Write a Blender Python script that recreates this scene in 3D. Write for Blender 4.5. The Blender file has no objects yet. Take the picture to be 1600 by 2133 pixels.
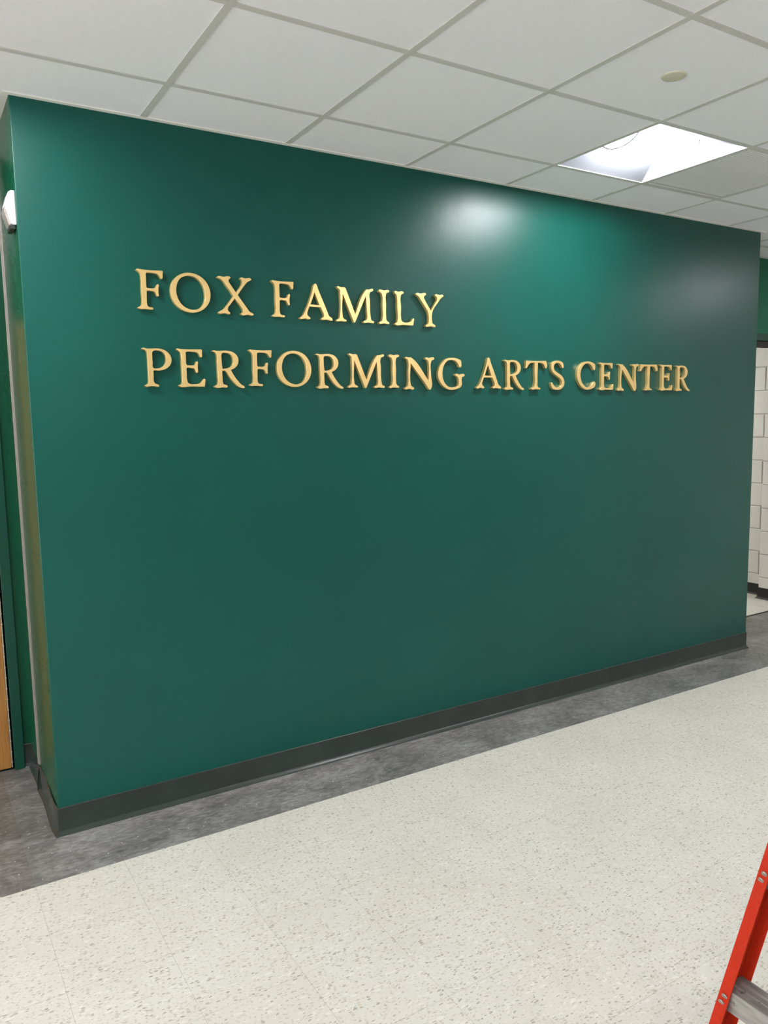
import bpy, bmesh, math, random
from mathutils import Vector, Matrix
random.seed(7)
S = bpy.context.scene
COL = S.collection

# ------------------------------------------------------------------ camera
CX, CY, CZ = 0.33199, -3.19259, 1.62205
YAW, PITCH, ROLL, FPX = 0.550132, -0.117223, -0.017703, 1621.2
fwd = Vector((math.sin(YAW)*math.cos(PITCH), math.cos(YAW)*math.cos(PITCH), math.sin(PITCH)))
rt = Vector((math.cos(YAW), -math.sin(YAW), 0.0))
up = rt.cross(fwd)
r2 = math.cos(ROLL)*rt + math.sin(ROLL)*up
u2 = -math.sin(ROLL)*rt + math.cos(ROLL)*up
cd = bpy.data.cameras.new('camera')
cd.sensor_fit = 'VERTICAL'; cd.sensor_height = 36.0; cd.lens = FPX/2133*36.0
cd.clip_start = 0.02
cam = bpy.data.objects.new('camera', cd); COL.objects.link(cam)
cam.matrix_world = Matrix(((r2.x, u2.x, -fwd.x, CX), (r2.y, u2.y, -fwd.y, CY), (r2.z, u2.z, -fwd.z, CZ), (0, 0, 0, 1)))
S.camera = cam

def project(x, y, z):
    d = Vector((x-CX, y-CY, z-CZ)); w = d.dot(fwd)
    if w <= 0.05: return None
    return 800+FPX*d.dot(r2)/w, 1066.5-FPX*d.dot(u2)/w, w

# ------------------------------------------------------------------ world and exposure
wd = bpy.data.worlds.new('world'); S.world = wd; wd.use_nodes = True
bgn = wd.node_tree.nodes['Background']
bgn.inputs['Color'].default_value = (0.9, 0.93, 1.0, 1); bgn.inputs['Strength'].default_value = 0.25
S.view_settings.view_transform = 'Standard'
S.view_settings.look = 'None'
S.view_settings.gamma = 1.0
S.view_settings.use_curve_mapping = False
S.view_settings.exposure = 1.13
LENS_POWER = 45.0          # radiance of the luminous lens of each ceiling fixture

FILL_POWER = 2.1         # radiance of the unseen glowing glass added at the left end

# ------------------------------------------------------------------ measurements (metres)
H = 2.8021                 # suspended ceiling
X0, X1 = 0.7461, 5.2311    # ends of the green feature wall
GX, GA, G = 1.2156, 0.3561, 0.6096   # ceiling grid
TX, TY, T = 0.6122, -0.3284, 0.3048  # floor tile grid
YD = 0.767                 # wall with the door, left
YH = 0.501                 # header over the opening, right
XB, XP = 6.795, 6.67       # block wall and its pier
XL, XR, YB = -3.6, 9.6, -6.4
YE = 3.6                   # end of the corridor behind

# ------------------------------------------------------------------ materials
def lin(c):
    return tuple(((v/255)/12.92 if v/255 <= 0.04045 else ((v/255+0.055)/1.055)**2.4) for v in c)
class NT:
    def __init__(s, name):
        s.m = bpy.data.materials.new(name); s.m.use_nodes = True
        s.t = s.m.node_tree; s.b = s.t.nodes['Principled BSDF']
    def n(s, k, **kw):
        x = s.t.nodes.new(k)
        for a, b in kw.items(): setattr(x, a, b)
        return x
    def l(s, a, b): s.t.links.new(a, b)
    def pos(s, scale=(1, 1, 1), rot=(0, 0, 0), obj=False):
        if obj:
            g = s.n('ShaderNodeTexCoord').outputs['Object']
        else:
            g = s.n('ShaderNodeNewGeometry').outputs['Position']
        mp = s.n('ShaderNodeMapping'); mp.inputs['Scale'].default_value = scale; mp.inputs['Rotation'].default_value = rot
        s.l(g, mp.inputs['Vector']); return mp.outputs[0]
    def noise(s, vec, scale, detail=3, rough=0.55, dist=0.0):
        x = s.n('ShaderNodeTexNoise'); x.inputs['Scale'].default_value = scale; x.inputs['Detail'].default_value = detail
        x.inputs['Roughness'].default_value = rough; x.inputs['Distortion'].default_value = dist
        s.l(vec, x.inputs['Vector']); return x.outputs['Fac']
    def ramp(s, fac, stops):
        r = s.n('ShaderNodeValToRGB'); e = r.color_ramp.elements
        while len(e) > len(stops): e.remove(e[-1])
        while len(e) < len(stops): e.new(0.5)
        for i, (p, c) in enumerate(stops):
            e[i].position = p; e[i].color = (*c, 1) if len(c) == 3 else c
        s.l(fac, r.inputs[0]); return r.outputs[0]
    def mix(s, fac, a, b, mode='MIX'):
        x = s.n('ShaderNodeMix', data_type='RGBA', blend_type=mode)
        for sock, v in ((x.inputs[0], fac), (x.inputs[6], a), (x.inputs[7], b)):
            if hasattr(v, 'is_linked'): s.l(v, sock)
            elif isinstance(v, (int, float)): sock.default_value = v
            else: sock.default_value = (*v, 1)
        return x.outputs[2]
    def math(s, op, a, b=0.0):
        x = s.n('ShaderNodeMath', operation=op)
        for i, v in enumerate((a, b)):
            if hasattr(v, 'is_linked'): s.l(v, x.inputs[i])
            else: x.inputs[i].default_value = v
        return x.outputs[0]
    def bump(s, h, strength, dist=0.001):
        b = s.n('ShaderNodeBump'); b.inputs['Strength'].default_value = strength; b.inputs['Distance'].default_value = dist
        s.l(h, b.inputs['Height']); s.l(b.outputs[0], s.b.inputs['Normal'])
    def set(s, color=None, rough=None, metal=None, spec=None):
        for k, v in (('Base Color', color), ('Roughness', rough), ('Metallic', metal), ('Specular IOR Level', spec)):
            if v is None: continue
            if hasattr(v, 'is_linked'): s.l(v, s.b.inputs[k])
            elif isinstance(v, tuple): s.b.inputs[k].default_value = (*v, 1)
            else: s.b.inputs[k].default_value = v
        return s.m

def plain(name, rgb, rough=0.5, metal=0.0, var=0.06, scale=30, bump=0.0, bscale=400):
    t = NT(name); c = lin(rgb)
    f = t.noise(t.pos(), scale, 3)
    col = t.ramp(f, [(0.3, tuple(v*(1-var) for v in c)), (0.7, tuple(min(1, v*(1+var)) for v in c))])
    if bump: t.bump(t.noise(t.pos(), bscale, 2), bump)
    return t.set(col, rough, metal)

def paint(name, c, rough, stipple=0.25, spec=0.34):
    # rolled wall paint: fine stipple from the roller, slight unevenness in sheen
    t = NT(name)
    f = t.noise(t.pos(), 1.3, 3)
    col = t.ramp(f, [(0.3, tuple(v*0.93 for v in c)), (0.7, tuple(v*1.06 for v in c))])
    a = t.noise(t.pos(), 130, 3, 0.6); b = t.noise(t.pos((1, 1, 0.4)), 14, 3)
    h = t.math('ADD', a, t.math('MULTIPLY', b, 1.6))
    t.bump(h, stipple, 0.0012)
    r = t.math('ADD', t.math('MULTIPLY', t.noise(t.pos(), 3.0, 4), 0.10), rough-0.05)
    return t.set(col, r, 0.0, spec)

M = {}
M['green'] = paint('feature_green_paint', (0.0022, 0.0685, 0.0515), 0.35, 0.3, 0.3)
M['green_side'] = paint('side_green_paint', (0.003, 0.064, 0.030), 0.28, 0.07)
M['back_green'] = paint('rear_wall_green_paint', (0.13, 0.145, 0.135), 0.5)
M['green_header'] = paint('header_green_paint', (0.010, 0.130, 0.070), 0.4, 0.1, 0.2)
M['white_wall'] = paint('white_wall_paint', (0.80, 0.79, 0.75), 0.5)
M['frame_green'] = plain('door_frame_green_enamel', (3, 62, 48), 0.35, var=0.03)
M['tile_white'] = plain('ceiling_tile_face', (231, 233, 236), 0.9, var=0.015, scale=60, bump=0.35, bscale=260)
M['tbar'] = plain('ceiling_grid_enamel', (198, 199, 194), 0.45, var=0.01)
M['angle'] = plain('ceiling_angle_enamel', (228, 228, 222), 0.45, var=0.01)
M['plenum'] = plain('plenum_board', (120, 120, 118), 0.9)
M['reflector'] = plain('fixture_reflector_enamel', (128, 131, 138), 0.6, var=0.01)
M['end_plate'] = plain('fixture_end_enamel', (225, 228, 232), 0.5, var=0.01)
M['rim'] = plain('lens_rim_grey', (24, 24, 32), 0.6)
M['vent'] = plain('grille_enamel', (232, 232, 230), 0.45, var=0.01)
M['vent_dark'] = plain('grille_void', (62, 64, 63), 0.8)
M['speaker'] = plain('cover_cream_plastic', (205, 203, 182), 0.4, var=0.01)
M['block'] = plain('painted_block', (216, 214, 208), 0.55, var=0.03, scale=8, bump=0.5, bscale=120)
M['mortar'] = plain('painted_mortar', (186, 184, 178), 0.7)
M['base_black'] = plain('black_rubber_base', (7, 7, 7), 0.5)
M['strobe'] = plain('alarm_white_plastic', (238, 238, 240), 0.3, var=0.01)
M['strobe_lens'] = plain('alarm_lens_grey', (150, 140, 134), 0.12, var=0.15, scale=90)
M['strobe_dark'] = plain('alarm_bottom_dark', (30, 40, 34), 0.5)
M['joint'] = plain('joint_cover_aluminium', (140, 135, 128), 0.45, 0.2)
M['hinge'] = plain('hinge_steel', (200, 190, 170), 0.35, 0.6)
M['void'] = plain('gap_and_shade_black', (6, 6, 6), 0.9)
M['steel'] = plain('dark_threshold_metal', (40, 38, 34), 0.35, 0.6)
M['alu'] = None

t = NT('cove_base_rubber')
f = t.noise(t.pos(), 7, 4); c = lin((44, 52, 48))
t.bump(t.noise(t.pos(), 30, 2), 0.08, 0.001)
M['cove'] = t.set(t.ramp(f, [(0.3, tuple(v*0.9 for v in c)), (0.7, tuple(v*1.15 for v in c))]), 0.24)

# satin gold of the letters
t = NT('satin_gold')
f = t.noise(t.pos((1, 1, 1)), 160, 3)
t.bump(t.noise(t.pos(), 700, 2), 0.06, 0.0004)
M['gold'] = t.set(t.ramp(f, [(0.3, (0.90, 0.62, 0.25)), (0.7, (0.96, 0.69, 0.30))]), 0.32, 0.74)

# oak veneer
t = NT('oak_veneer')
g1 = t.noise(t.pos((14, 14, 0.8), obj=False), 6, 6, 0.6, 0.3)
g2 = t.noise(t.pos((90, 90, 2.0)), 4, 3, 0.6)
f = t.math('ADD', t.math('MULTIPLY', g1, 0.65), t.math('MULTIPLY', g2, 0.35))
M['wood'] = t.set(t.ramp(f, [(0.35, lin((132, 88, 38))), (0.52, lin((158, 110, 54))), (0.68, lin((174, 126, 68)))]), 0.38)

# speckled light composition tile: streaky chips lying mostly along the corridor
def vct(name):
    t = NT(name)
    wob = t.n('ShaderNodeTexNoise'); wob.inputs['Scale'].default_value = 22; wob.inputs['Detail'].default_value = 1
    p = t.pos()
    t.l(p, wob.inputs['Vector'])
    add = t.n('ShaderNodeVectorMath', operation='MULTIPLY_ADD')
    add.inputs[1].default_value = (0.022, 0.022, 0); t.l(wob.outputs['Color'], add.inputs[0]); t.l(p, add.inputs[2])
    def chips(sx, sy, rot, lo, keep):
        mp = t.n('ShaderNodeMapping'); mp.inputs['Scale'].default_value = (sx, sy, 1); mp.inputs['Rotation'].default_value = (0, 0, rot)
        t.l(add.outputs[0], mp.inputs['Vector'])
        v = t.n('ShaderNodeTexVoronoi', voronoi_dimensions='2D'); v.inputs['Scale'].default_value = 1.0; v.inputs['Randomness'].default_value = 1.0
        t.l(mp.outputs[0], v.inputs['Vector'])
        sep = t.n('ShaderNodeSeparateColor'); t.l(v.outputs['Color'], sep.inputs[0])
        size = t.math('MULTIPLY', sep.outputs[1], lo)
        inside = t.math('LESS_THAN', v.outputs['Distance'], size)
        pick = t.math('LESS_THAN', sep.outputs[0], keep)
        return t.math('MULTIPLY', inside, pick), sep.outputs[2]
    m1, s1 = chips(62, 150, 0.10, 0.44, 0.50)
    m2, s2 = chips(95, 210, -0.30, 0.40, 0.40)
    m3, s3 = chips(40, 120, 0.25, 0.50, 0.30)
    big = t.noise(p, 2.4, 4)
    base = t.ramp(big, [(0.3, lin((201, 198, 186))), (0.7, lin((208, 206, 196)))])
    base = t.mix(t.math('MULTIPLY', m3, 0.30), base, lin((232, 230, 222)))
    chipc = t.ramp(s1, [(0.0, lin((140, 136, 122))), (0.5, lin((172, 167, 152))), (1.0, lin((196, 190, 172)))])
    chipc2 = t.ramp(s2, [(0.0, lin((150, 146, 130))), (1.0, lin((204, 196, 180)))])
    c = t.mix(t.math('MULTIPLY', m2, 0.65), base, chipc2)
    c = t.mix(t.math('MULTIPLY', m1, 0.85), c, chipc)
    rr = t.math('ADD', t.math('MULTIPLY', t.noise(p, 5, 4), 0.14), 0.30)
    t.bump(t.noise(p, 9, 2), 0.05, 0.002)
    return t.set(c, rr)
M['vct'] = vct('speckled_light_tile')

def slate(name, c0, c1, c2):
    t = NT(name)
    p = t.pos((1, 2.6, 1), (0, 0, 0.06))
    a = t.noise(p, 26, 7, 0.72, 0.6)
    b = t.noise(t.pos((1, 1.5, 1)), 3.4, 5, 0.65, 0.5)
    f = t.math('ADD', t.math('MULTIPLY', a, 0.62), t.math('MULTIPLY', b, 0.38))
    col = t.ramp(f, [(0.36, lin(c0)), (0.5, lin(c1)), (0.64, lin(c2))])
    dust = t.math('MULTIPLY', t.ramp(t.noise(t.pos(), 3.1, 6, 0.7, 1.5), [(0.56, (0, 0, 0)), (0.75, (1, 1, 1))]), t.noise(p, 70, 4, 0.7))
    col = t.mix(t.math('MULTIPLY', dust, 0.85), col, lin((176, 176, 176)))
    v = t.n('ShaderNodeTexVoronoi', voronoi_dimensions='2D'); v.inputs['Scale'].default_value = 16; t.l(t.pos(), v.inputs['Vector'])
    sep = t.n('ShaderNodeSeparateColor'); t.l(v.outputs['Color'], sep.inputs[0])
    fleck = t.math('MULTIPLY', t.math('LESS_THAN', v.outputs['Distance'], 0.035), t.math('LESS_THAN', sep.outputs[0], 0.3))
    col = t.mix(fleck, col, lin((215, 215, 210)))
    t.bump(a, 0.25, 0.001)
    return t.set(col, t.math('ADD', t.math('MULTIPLY', a, 0.2), 0.38))
M['slate'] = slate('dark_slate_tile', (72, 72, 70), (112, 111, 107), (150, 149, 145))
M['slate_brown'] = slate('reflect_brown_slate_tile', (70, 68, 65), (107, 104, 99), (140, 136, 130))  # slate copy made browner: difference in reflected light and dust put into colour

# slab under the tiles: shows only as the joints
t = NT('floor_slab')
sx = t.n('ShaderNodeSeparateXYZ'); t.l(t.n('ShaderNodeNewGeometry').outputs['Position'], sx.inputs[0])
M['slab'] = t.set(t.mix(t.math('GREATER_THAN', sx.outputs[1], TY), lin((168, 162, 148)), lin((176, 174, 170))), 0.8)

t = NT('fibreglass_orange')
f = t.noise(t.pos((6, 6, 1)), 40, 5, 0.7)
sc = t.ramp(t.noise(t.pos((1, 1, 1)), 55, 5, 0.75, 1.0), [(0.62, (0, 0, 0)), (0.74, (1, 1, 1))])
col = t.ramp(f, [(0.3, lin((158, 30, 5))), (0.7, lin((178, 42, 8)))])
col = t.mix(t.math('MULTIPLY', sc, 0.35), col, lin((200, 84, 60)))
t.bump(f, 0.15, 0.0006)
M['orange'] = t.set(col, 0.6, 0.0, 0.2)
t = NT('worn_aluminium')
f = t.noise(t.pos((8, 1, 8)), 14, 5, 0.6)
sp = t.ramp(t.noise(t.pos(), 38, 4, 0.6), [(0.66, (0, 0, 0)), (0.70, (1, 1, 1))])
col = t.ramp(f, [(0.3, (0.30, 0.29, 0.275)), (0.7, (0.46, 0.45, 0.43))])
M['alu'] = t.set(t.mix(t.math('MULTIPLY', sp, 0.7), col, (0.10, 0.09, 0.08)), 0.42, 0.75)
t = NT('grimy_shaded_tread_aluminium')  # step tops: grime plus the shadow of the ladder, put into a darker colour
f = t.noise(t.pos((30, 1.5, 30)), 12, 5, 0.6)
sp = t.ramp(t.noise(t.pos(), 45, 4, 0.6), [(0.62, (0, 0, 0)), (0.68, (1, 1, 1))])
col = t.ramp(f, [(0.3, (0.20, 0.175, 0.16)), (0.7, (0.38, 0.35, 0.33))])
M['alu_dirty_shaded'] = t.set(t.mix(t.math('MULTIPLY', sp, 0.6), col, (0.05, 0.045, 0.04)), 0.5, 0.4)
M['rivet'] = plain('rivet_steel', (150, 148, 138), 0.4, 0.5, var=0.15, scale=200)
M['rubber'] = plain('ladder_foot_rubber', (22, 22, 22), 0.6)

def emitter(name, c, p):
    m = bpy.data.materials.new(name); m.use_nodes = True; b = m.node_tree.nodes['Principled BSDF']
    b.inputs['Base Color'].default_value = (0.9, 0.9, 0.9, 1)
    b.inputs['Emission Color'].default_value = (*c, 1); b.inputs['Emission Strength'].default_value = p
    return m
M['lens'] = emitter('luminous_lens', (0.98, 0.97, 1.0), LENS_POWER)

M['fill_glow'] = emitter('fill_window_glow', (1.0, 0.97, 0.98), FILL_POWER)

# ------------------------------------------------------------------ mesh helpers
def box(bm, x0, x1, y0, y1, z0, z1):
    v = [bm.verts.new(p) for p in ((x0, y0, z0), (x1, y0, z0), (x1, y1, z0), (x0, y1, z0), (x0, y0, z1), (x1, y0, z1), (x1, y1, z1), (x0, y1, z1))]
    fs = [bm.faces.new([v[i] for i in f]) for f in ((3, 2, 1, 0), (4, 5, 6, 7), (0, 1, 5, 4), (1, 2, 6, 5), (2, 3, 7, 6), (3, 0, 4, 7))]
    return v, fs
def boxes(*bs):
    bm = bmesh.new()
    for b in bs: box(bm, *b)
    return bm
def bevel(bm, w, seg=2, sel=None):
    es = [e for e in bm.edges if sel is None or sel(e)]
    bmesh.ops.bevel(bm, geom=es, offset=w, segments=seg, affect='EDGES', profile=0.5)
    return bm
def link(name, data, parent=None):
    o = bpy.data.objects.new(name, data); COL.objects.link(o)
    if parent: o.parent = parent
    return o
def mesh(name, bm, mat, smooth=False):
    bmesh.ops.recalc_face_normals(bm, faces=bm.faces[:])
    me = bpy.data.meshes.new(name); bm.to_mesh(me); bm.free()
    for m in (mat if isinstance(mat, (list, tuple)) else [mat]): me.materials.append(m)
    if smooth:
        for p in me.polygons: p.use_smooth = True
    return me
def obj(name, bm, mat, parent=None, smooth=False):
    return link(name, mesh(name, bm, mat, smooth), parent)
def prism(bm, pts, axis, a, b):
    """extrude a closed 2D outline between a and b along an axis; pts are the two other coordinates in xyz order"""
    def P(p, q):
        return {'x': (q, p[0], p[1]), 'y': (p[0], q, p[1]), 'z': (p[0], p[1], q)}[axis]
    A = [bm.verts.new(P(p, a)) for p in pts]; B = [bm.verts.new(P(p, b)) for p in pts]
    n = len(pts)
    for i in range(n): bm.faces.new((A[i], A[(i+1) % n], B[(i+1) % n], B[i]))
    bm.faces.new(A[::-1]); bm.faces.new(B)
def struct(name, bm, mat, parent=None, smooth=False):
    o = obj(name, bm, mat, parent, smooth)
    if not parent: o['kind'] = 'structure'
    return o
def tag(o, label, cat, group=None):
    o['label'] = label; o['category'] = cat
    if group: o['group'] = group
    return o
def empty(name, loc):
    o = bpy.data.objects.new(name, None); COL.objects.link(o); o.location = loc; o.empty_display_size = 0.1
    return o

# ------------------------------------------------------------------ walls
bm = boxes((X0, X1, 0, YH, 0, H+0.1))
bevel(bm, 0.004, 3, lambda e: abs(e.verts[0].co.z-e.verts[1].co.z) > 1)
wf = struct('wall_front', bm, [M['green'], M['green_side']])
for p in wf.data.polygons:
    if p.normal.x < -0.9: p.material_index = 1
for p in wf.data.polygons: p.use_smooth = True
wf.data.set_sharp_from_angle(angle=math.radians(40)) if hasattr(wf.data, 'set_sharp_from_angle') else None

DX0, DX1 = -0.33, 0.668            # door opening
wl = struct('wall_left', boxes((X0, X0+0.4, YH-0.012, 1.1, 0, H+0.1)), M['green_side'])
struct('wall_door', boxes((0.700, X0+0.02, YD, 1.1, 0, H+0.1), (XL, DX0-0.032, YD, 1.1, 0, H+0.1), (DX0-0.032, 0.700, YD, 1.1, 2.16, H+0.1)), M['green_side'])
# aluminium cover over the expansion joint between the two walls
bm = boxes((X0-0.006, X0, 0.462, 0.500, 0.12, H-0.02), (X0-0.009, X0-0.006, 0.474, 0.480, 0.12, H-0.02))
struct('trim_1', bm, M['joint'])
struct('wall_back', boxes((XL-0.2, XR+0.2, YB-0.2, YB, 0, H+0.1)), M['back_green'])
WZ0, WZ1, WY0, WY1 = 0.10, 2.55, -6.0, 0.2        # unseen glowing screen added at the left end to brighten the ceiling
struct('wall_end', boxes((XL-0.2, XL, YB, 1.1, 0, WZ0), (XL-0.2, XL, YB, 1.1, WZ1, H+0.1), (XL-0.2, XL, YB, WY0, WZ0, WZ1), (XL-0.2, XL, WY1, 1.1, WZ0, WZ1)), M['white_wall'])
ny = 5; wy = (WY1-WY0)/ny
w1 = struct('fill_window', boxes(*([(XL-0.12, XL-0.04, WY0+k*wy-0.03, WY0+k*wy+0.03, WZ0, WZ1) for k in range(ny+1)]+[(XL-0.12, XL-0.04, WY0, WY1, z-0.03, z+0.03) for z in (WZ0+0.03, 2.1, WZ1-0.03)])), M['joint'])
for k in range(ny):
    obj('fill_pane', boxes((XL-0.09, XL-0.07, WY0+k*wy+0.03, WY0+(k+1)*wy-0.03, WZ0+0.06, 2.07)), M['fill_glow'], w1)
    obj('fill_pane', boxes((XL-0.09, XL-0.07, WY0+k*wy+0.03, WY0+(k+1)*wy-0.03, 2.13, WZ1-0.06)), M['fill_glow'], w1)
struct('wall_right', boxes((XR, XR+0.2, YB, 0.85, 0, H+0.1)), M['white_wall'])
struct('wall_header', boxes((X1, XP, YH, 0.84, 2.235, H+0.1), (XP+0.03, XR+0.2, YH, 0.83, 0, H+0.1), (XP, XP+0.03, YH, 0.84, 2.235, H+0.1)), M['green_header'])
struct('trim_2', bevel(boxes((X1, XP, YH-0.006, 0.85, 2.184, 2.236)), 0.002, 1), M['frame_green'])
struct('underside_shade', boxes((X1, XP, YH+0.004, 0.85, 2.176, 2.184)), M['void'])  # black strip painting in the shade on the underside of the header
struct('wall_corridor_left', boxes((X1-0.2, X1, YH, YE, 0, 2.7)), M['white_wall'])
struct('wall_corridor_end', boxes((X1-0.2, XB+0.2, YE, YE+0.2, 0, 2.7)), M['white_wall'])
struct('ceiling_corridor', boxes((X1-0.2, XB+0.2, 0.84, YE+0.2, 2.6, 2.65)), M['white_wall'])

# painted concrete block wall and its pier, block by block
wc = struct('wall_corridor', boxes((XB+0.006, XB+0.2, 0.84, YE, 0, 2.6), (XP+0.006, XP+0.0298, YH+0.001, 0.836, 0, 2.18)), M['mortar'])
def block_mesh(lx, ly, lz):
    bm = boxes((0, lx, 0, ly, 0, lz)); bevel(bm, 0.004, 1)
    return mesh('block', bm, M['block'])
BM = {}
def block(x, y0, y1, z0, z1):
    ly, lz = round(y1-y0-0.007, 4), round(z1-z0-0.007, 4)
    if ly < 0.02 or lz < 0.02: return
    if (ly, lz) not in BM: BM[(ly, lz)] = block_mesh(0.03, ly, lz)
    o = link('block', BM[(ly, lz)], wc); o.location = (x, y0+0.0035, z0+0.0035)
CH = 0.2038
for k in range(12):
    z0, z1 = k*CH-0.0125, (k+1)*CH-0.0125
    z1 = min(z1, 2.4)
    if z1 <= 0.03: continue
    off = 0.92 if k % 2 == 1 else 0.92+0.2032
    ys = [0.84] + [off+j*0.4064 for j in range(7) if off+j*0.4064 > 0.85]
    for a, b in zip(ys[:-1], ys[1:]):
        if b < YE: block(XB, a, b, max(z0, 0.0), z1)
    # pier face
    if z0 < 2.15:
        zz = min(z1, 2.18)
        for a, b in (((0.505, 0.84),) if k % 2 else ((0.505, 0.64), (0.64, 0.84))): block(XP, a, b, max(z0, 0.0), zz)

# ------------------------------------------------------------------ baseboards
def cove(name, path, mat, wave=None, hgt=0.113, parent=None):
    prof = [(0.0165, 0.0), (0.0165, 0.0015), (0.0150, 0.0032), (0.0050, 0.0155), (0.0036, 0.0200), (0.0032, hgt-0.0032), (0.0008, hgt), (-0.002, hgt)]
    pts = []
    for i in range(len(path)-1):
        a, b = Vector(path[i]), Vector(path[i+1]); n = max(1, int((b-a).length/0.04)) if wave else 1
        for k in range(n): pts.append(a.lerp(b, k/n))
    pts.append(Vector(path[-1]))
    bm = bmesh.new(); rows = []; s = 0.0
    for i, p in enumerate(pts):
        d0 = (p-pts[i-1]).normalized() if i else None
        d1 = (pts[i+1]-p).normalized() if i+1 < len(pts) else None
        n0 = Vector((d0.y, -d0.x)) if d0 else None; n1 = Vector((d1.y, -d1.x)) if d1 else None
        n = (n0+n1) if (n0 and n1) else (n0 or n1); n = n.normalized()
        k = 1/max(0.3, n.dot(n0 or n1))
        if i: s += (p-pts[i-1]).length
        w = wave(p) if wave else 0.0
        rows.append([bm.verts.new((p.x+n.x*k*(q[0]+w), p.y+n.y*k*(q[0]+w), q[1])) for q in prof])
    for r0, r1 in zip(rows[:-1], rows[1:]):
        for j in range(len(prof)-1): bm.faces.new((r0[j], r1[j], r1[j+1], r0[j+1]))
    bm.faces.new(rows[0]); bm.faces.new(rows[-1][::-1])
    o = struct(name, bm, mat, parent, True)
    o.data.set_sharp_from_angle(angle=math.radians(35))
    return o
def buckle(p):
    if p.y < 0.02: return 0.0
    return 0.003+0.003*math.sin(p.y*13.0+0.6)
cove('baseboard_front', [(X0, 0.466), (X0, 0), (X1, 0), (X1, YH)], M['cove'], buckle)
cove('baseboard_left', [(0.712, YD), (X0, YD), (X0, 0.470)], M['cove'], lambda p: 0.002*math.sin(p.y*9))
cove('baseboard_corridor', [(XB, YE), (XB, 0.84), (XP, 0.84), (XP, YH), (XR, YH)], M['base_black'], None, 0.1)

# ------------------------------------------------------------------ door, far left
dr = empty('door_1', (0.66, YD, 0)); dr['kind'] = 'structure'
def wchild(name, bm, mat, par, smooth=False):
    o = obj(name, bm, mat, par, smooth)
    o.matrix_parent_inverse = Matrix.Translation(-Vector(par.location))
    return o
def cchild(o, par, top=None):
    o.parent = par; o.matrix_parent_inverse = Matrix.Translation(-Vector((top or par).location)); return o
bm = boxes((0.668, 0.712, YD-0.016, YD+0.12, 0, 2.16), (DX0-0.044, DX0, YD-0.016, YD+0.12, 0, 2.16), (DX0, 0.668, YD-0.016, YD+0.12, 2.11, 2.16))
wchild('frame', bevel(bm, 0.0015, 1), M['frame_green'], dr)
wchild('leaf', bevel(boxes((DX0+0.003, 0.6535, YD-0.006, YD+0.038, 0.012, 2.106)), 0.0015, 1), M['wood'], dr)
wchild('threshold', boxes((DX0, 0.668, YD+0.004, YD+0.16, 0.0005, 0.004)), M['void'], dr)
wchild('recess', boxes((DX0, 0.668, YD+0.16, YD+0.17, 0, 2.11)), M['void'], dr)
hg = wchild('hinge', boxes((0.6545, 0.6590, YD-0.012, YD+0.0, 0.016, 2.10)), M['hinge'], dr)
for k in range(40):
    o = wchild('knuckle', boxes((0.6530, 0.6612, YD-0.0135, YD-0.004, 0.04+k*0.0515, 0.0425+k*0.0515)), M['hinge'], dr)
    o.parent = hg

# ------------------------------------------------------------------ floor
fl = struct('floor', boxes((XL, XR, YB, 1.1, -0.12, -0.0018), (X1-0.2, XB+0.2, 1.1, YE, -0.12, -0.0018)), M['slab'])
GAP = 0.00035
TM = {}
def tile_mesh(lx, ly, mk):
    key = (round(lx, 4), round(ly, 4), mk)
    if key not in TM: TM[key] = mesh('tile', boxes((-lx/2+GAP, lx/2-GAP, -ly/2+GAP, ly/2-GAP, -0.0016, 0.0)), M[mk])
    return TM[key]
cands = []
ix0, ix1 = math.floor((XL-TX)/T), math.ceil((XR-TX)/T)
jy0, jy1 = math.floor((YB-TY)/T), math.ceil((YE-TY)/T)
for i in range(ix0, ix1):
    for j in range(jy0, jy1):
        xa, xb, ya, yb = TX+i*T, TX+(i+1)*T, TY+j*T, TY+(j+1)*T
        xa, xb, ya = max(xa, XL), min(xb, XR), max(ya, YB)
        parts = []
        if yb <= 0.0001: parts.append((xa, xb, ya, yb))
        else:
            for a, b, lim in ((XL, X0, YD+0.004), (X0, X1, 0.0), (X1, XR, YH)):
                p, q = max(xa, a), min(xb, b)
                if q-p > 0.02 and min(yb, lim)-ya > 0.004: parts.append((p, q, ya, min(yb, lim)))
            p, q = max(xa, X1), min(xb, XB)
            if q-p > 0.02 and yb > YH+0.02: parts.append((p, q, max(ya, YH+0.016), min(yb, YE)))
        for (p, q, r, s) in parts:
            if p >= X1-0.01 and r > YH: mk = 'vct'
            elif r < TY-0.01: mk = 'vct'
            elif p < 0.60 or q > 5.25: mk = 'slate_brown'
            else: mk = 'slate'
            pr = [project(x, y, 0) for x in (p, (p+q)/2, q) for y in (r, (r+s)/2, s)]
            vis = any(c and -20 < c[0] < 1620 and 0 < c[1] < 2150 for c in pr)
            if vis and s <= -0.3 or vis and (p < X0+0.1 or q > X1-0.2 or s <= 0.01): d = min(c[2] for c in pr if c)
            else: d = None
            cands.append((d, p, q, r, s, mk))
vis = sorted([c for c in cands if c[0] is not None])
print('visible floor tiles', len(vis), 'of', len(cands))
rest = {'vct': bmesh.new(), 'slate': bmesh.new(), 'slate_brown': bmesh.new()}
keep = set(id(c) for c in vis[:300])
for c in cands:
    d, p, q, r, s, mk = c
    if id(c) in keep:
        o = link('tile', tile_mesh(q-p, s-r, mk), fl); o.location = ((p+q)/2, (r+s)/2, 0)
    else:
        box(rest[mk], p+GAP, q-GAP, r+GAP, s-GAP, -0.0016, 0.0)
for mk, bmr in rest.items():
    if len(bmr.faces):
        o = obj('outlying_tiles', bmr, M[mk], fl); o['kind'] = 'stuff'
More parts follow.
